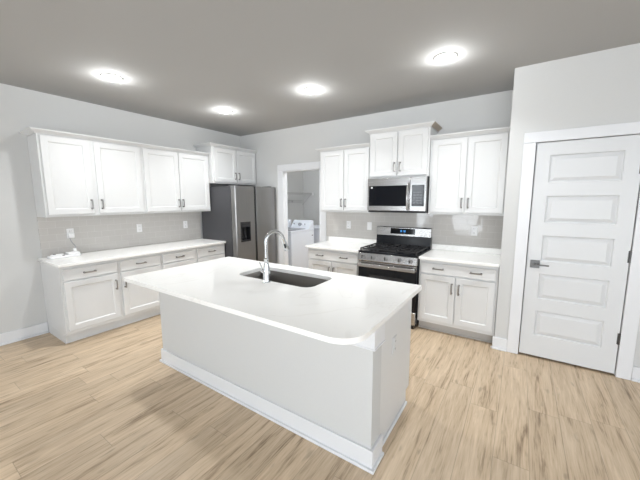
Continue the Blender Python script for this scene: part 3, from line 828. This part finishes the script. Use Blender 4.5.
put('badge', MB().box(0.581, -0.09, 0.78, 0.583, -0.05, 0.80), 'slot_dark', wa)
dy = root('clothes_dryer', 'white dryer beside the washer, mostly hidden by the doorway edge', 'dryer', (-0.302, 1.170, 0), 0, 'laundry machines')
put('cabinet_body', MB().box(0, -0.74, 0.025, 0.585, 0, 0.929), 'appliance_white', dy, bevel=0.012)
put('console', console(0.02, 0.572, 0.0, 0.9295), 'appliance_white', dy, bevel=0.010)
put('foot', MB().box(0.03, -0.70, 0.002, 0.55, -0.04, 0.0245), 'black_plastic', dy)
put('door', MB().box(0.08, -0.765, 0.25, 0.50, -0.7405, 0.78), 'appliance_white', dy, bevel=0.02)
ut = root('laundry_cabinet', 'low white unit behind the washer, at the right edge of the laundry doorway view', 'cabinet', (0.42, 1.95, 0), 0)
put('body', MB().box(0, -0.62, 0.001, 0.60, 0, 0.900), 'appliance_white', ut, bevel=0.004)
put('top', MB().box(-0.005, -0.64, 0.9005, 0.612, 0, 0.935), 'appliance_white', ut, bevel=0.004)
put('side_handle', MB().box(0.601, -0.56, 0.55, 0.609, -0.53, 0.86), 'appliance_grey', ut)
# wire shelf on the laundry left wall
sh = root('wire_shelf', 'white wire shelf on the laundry wall above the machines', 'shelf', (LX, 0.35, 1.70), 0)
Lw = LY-0.35-0.005; dk = MB()
for k in range(48):
    yy = 0.01+k*(Lw-0.02)/47; dk.tube([(0.004, yy, 0), (0.303, yy, 0), (0.306, yy, -0.03)], 0.0022, 5)
put('deck_wires', dk, 'wire_backlit', sh)
rl = MB()
for (xx, zz, rr) in ((0.306, 0.003, 0.007), (0.308, -0.034, 0.007), (0.006, -0.004, 0.004), (0.15, -0.004, 0.004)): rl.tube([(xx, 0.0, zz), (xx, Lw, zz)], rr, 8)
put('lip_rail', rl, 'wire_backlit', sh)
put('lower_rail', MB().tube([(0.02, 0, -0.185), (0.02, Lw-0.1, -0.185)], 0.006, 8).tube([(0.02, 0, -0.225), (0.02, Lw-0.1, -0.225)], 0.006, 8).box(0.001, 0.8, -0.235, 0.02, 0.83, -0.175).box(0.001, 1.6, -0.235, 0.02, 1.63, -0.175), 'wire_backlit', sh)
for yy in (0.45, Lw-0.06):
    put('brace', MB().tube([(0.303, yy, -0.012), (0.010, yy, -0.30)], 0.006, 8), 'wire_backlit', sh)
put('end_cap', MB().box(0.285, Lw-0.03, -0.05, 0.335, Lw, 0.018), 'plastic_white', sh, bevel=0.004)

# ------------------------------------------------------------------ wall outlets
def outlet(label, loc, rz, switch=False, mat='plastic_white'):
    r = root('wall_outlet', label, 'outlet', loc, rz, 'wall outlets')
    put('cover_plate', MB().box(-0.036, -0.006, -0.058, 0.036, -0.0003, 0.058), mat, r, bevel=0.003)
    if switch:
        put('rocker', MB().prism([(-0.0062, -0.033), (-0.0062, 0.033), (-0.011, 0.033), (-0.0075, 0.0)], -0.016, 0.016, 'x'), 'plastic_white', r)
    else:
        for zz in (-0.026, 0.026):
            f = put('receptacle', MB().prism(rrect(-0.017, zz-0.020, 0.017, zz+0.020, 0.009, 4), -0.0085, -0.0062, 'y'), mat, r)
            put('slots', MB().box(-0.009, -0.0090, zz-0.006, -0.006, -0.0086, zz+0.008).box(0.005, -0.0090, zz-0.005, 0.008, -0.0086, zz+0.007), 'slot_dark', f)
    return r
TS = -0.0092
outlet('white outlet on the left backsplash with the cord plugged in', (-TS, -2.756, 1.143), L)
outlet('white outlet in the middle of the left backsplash', (-TS, -1.957, 1.143), L)
outlet('white outlet on the left backsplash nearest the refrigerator', (-TS, -1.243, 1.143), L)
outlet('white outlet left of the range nearest the laundry doorway', (2.342, TS, 1.152), 0)
outlet('white switch plate between the range backguard and the outlet left of it', (2.688, TS, 1.148), 0, True)
outlet('white outlet on the glossy backsplash right of the range', (4.075, TS, 1.150), 0)
outlet('white outlet on the end panel of the island', (3.9072, -2.290, 0.592), L, mat='cabinet_paint')

# ------------------------------------------------------------------ charging device on the left counter
dv = root('charging_device', 'flat white charging device with a cord on the left countertop', 'electronic device', (0.115, -2.87, C+0.0005), L)
put('tray', MB().prism(rrect(-0.15, -0.10, 0.14, 0.045, 0.030, 6), 0, 0.022), 'plastic_white', dv, bevel=0.006)
put('raised_end', MB().prism(rrect(0.02, -0.085, 0.135, 0.04, 0.020, 6), 0.0222, 0.046), 'plastic_white', dv, bevel=0.008)
put('cradle', MB().prism(rrect(-0.12, -0.03, 0.0, 0.035, 0.02, 6), 0.0222, 0.034), 'plastic_white', dv, bevel=0.004)
put('dark_button', MB().cyl((-0.02, -0.06, 0.0222), 0.012, 0.006, 'z', 14), 'black_plastic', dv)
put('dark_button', MB().cyl((-0.085, 0.012, 0.0342), 0.014, 0.006, 'z', 14), 'black_plastic', dv)
put('upright_tab', MB().prism(rrect(0.098, 0.000, 0.126, 0.030, 0.006, 3), 0.0462, 0.080), 'plastic_white', dv, bevel=0.004)
pg = MB().box(0.082, 0.062, 0.205, 0.142, 0.0965, 0.262)
put('plug', pg, 'plastic_white', dv, bevel=0.006)
cpts = []
A = [Vector((0.095, 0.078, 0.206)), Vector((0.105, 0.070, 0.16)), Vector((0.125, 0.055, 0.12)), Vector((0.128, 0.035, 0.10)), Vector((0.114, 0.016, 0.081))]
for i in range(len(A)-1):
    for k in range(6):
        t = k/6; p0 = A[max(i-1, 0)]; p1 = A[i]; p2 = A[i+1]; p3 = A[min(i+2, len(A)-1)]
        cpts.append(0.5*((2*p1)+(p2-p0)*t+(2*p0-5*p1+4*p2-p3)*t*t+(3*p1-p0-3*p2+p3)*t**3))
cpts.append(A[-1])
put('cord', MB().tube(cpts, 0.0035, 8), 'appliance_grey', dv)

# ------------------------------------------------------------------ recessed ceiling lights
LP = [((1.112, -2.624), 'round recessed ceiling light nearest the left wall cabinets, leftmost of the four'),
      ((1.100, -1.250), 'small-looking round recessed ceiling light near the refrigerator corner, farthest of the four'),
      ((2.515, -1.235), 'round recessed ceiling light in the middle, above the far side of the island'),
      ((3.913, -1.243), 'large bright round recessed ceiling light nearest the pantry wall')]
def lamp_at(x, y, w, parent=None, size=0.15, z=H-0.035, dome=0):
    d = bpy.data.lights.new('lamp', 'AREA'); d.shape = 'DISK'; d.size = size; d.energy = w; d.color = LAMP_COL; d.spread = math.radians(LAMP_SPREAD)
    o = bpy.data.objects.new('lamp', d); COL.objects.link(o)
    o.location = (x, y, z)
    if dome:                                    # the domed lens also throws light sideways
        d = bpy.data.lights.new('lamp_dome', 'POINT'); d.shadow_soft_size = 0.03; d.energy = dome; d.color = LAMP_COL
        q = bpy.data.objects.new('lamp_dome', d); COL.objects.link(q); q.location = (x, y, H-0.032)
    return o
d0 = root('ceiling_light', LP[0][1], 'ceiling light', (LP[0][0][0], LP[0][0][1], H), 0, 'recessed ceiling lights')
put('trim_ring', MB().lathe((0, 0, -0.013), [(0.0765, 0.006), (0.090, 0.007), (0.094, 0.0125)], 40), 'plastic_white', d0)
put('lens', MB().lathe((0, 0, -0.024), [(0.02, 0), (0.05, 0.003), (0.068, 0.007), (0.076, 0.0105)], 32), 'lens_glow', d0)
lamp_at(LP[0][0][0], LP[0][0][1], DOWNLIGHT_W, dome=DOME_W)
for (p, lab) in LP[1:]:
    dup(d0, (p[0], p[1], H), lab); lamp_at(p[0], p[1], DOWNLIGHT_W, dome=DOME_W)
lamp_at(2.2, 0.8, LAUNDRY_W, size=0.3, z=H-0.03, dome=46)
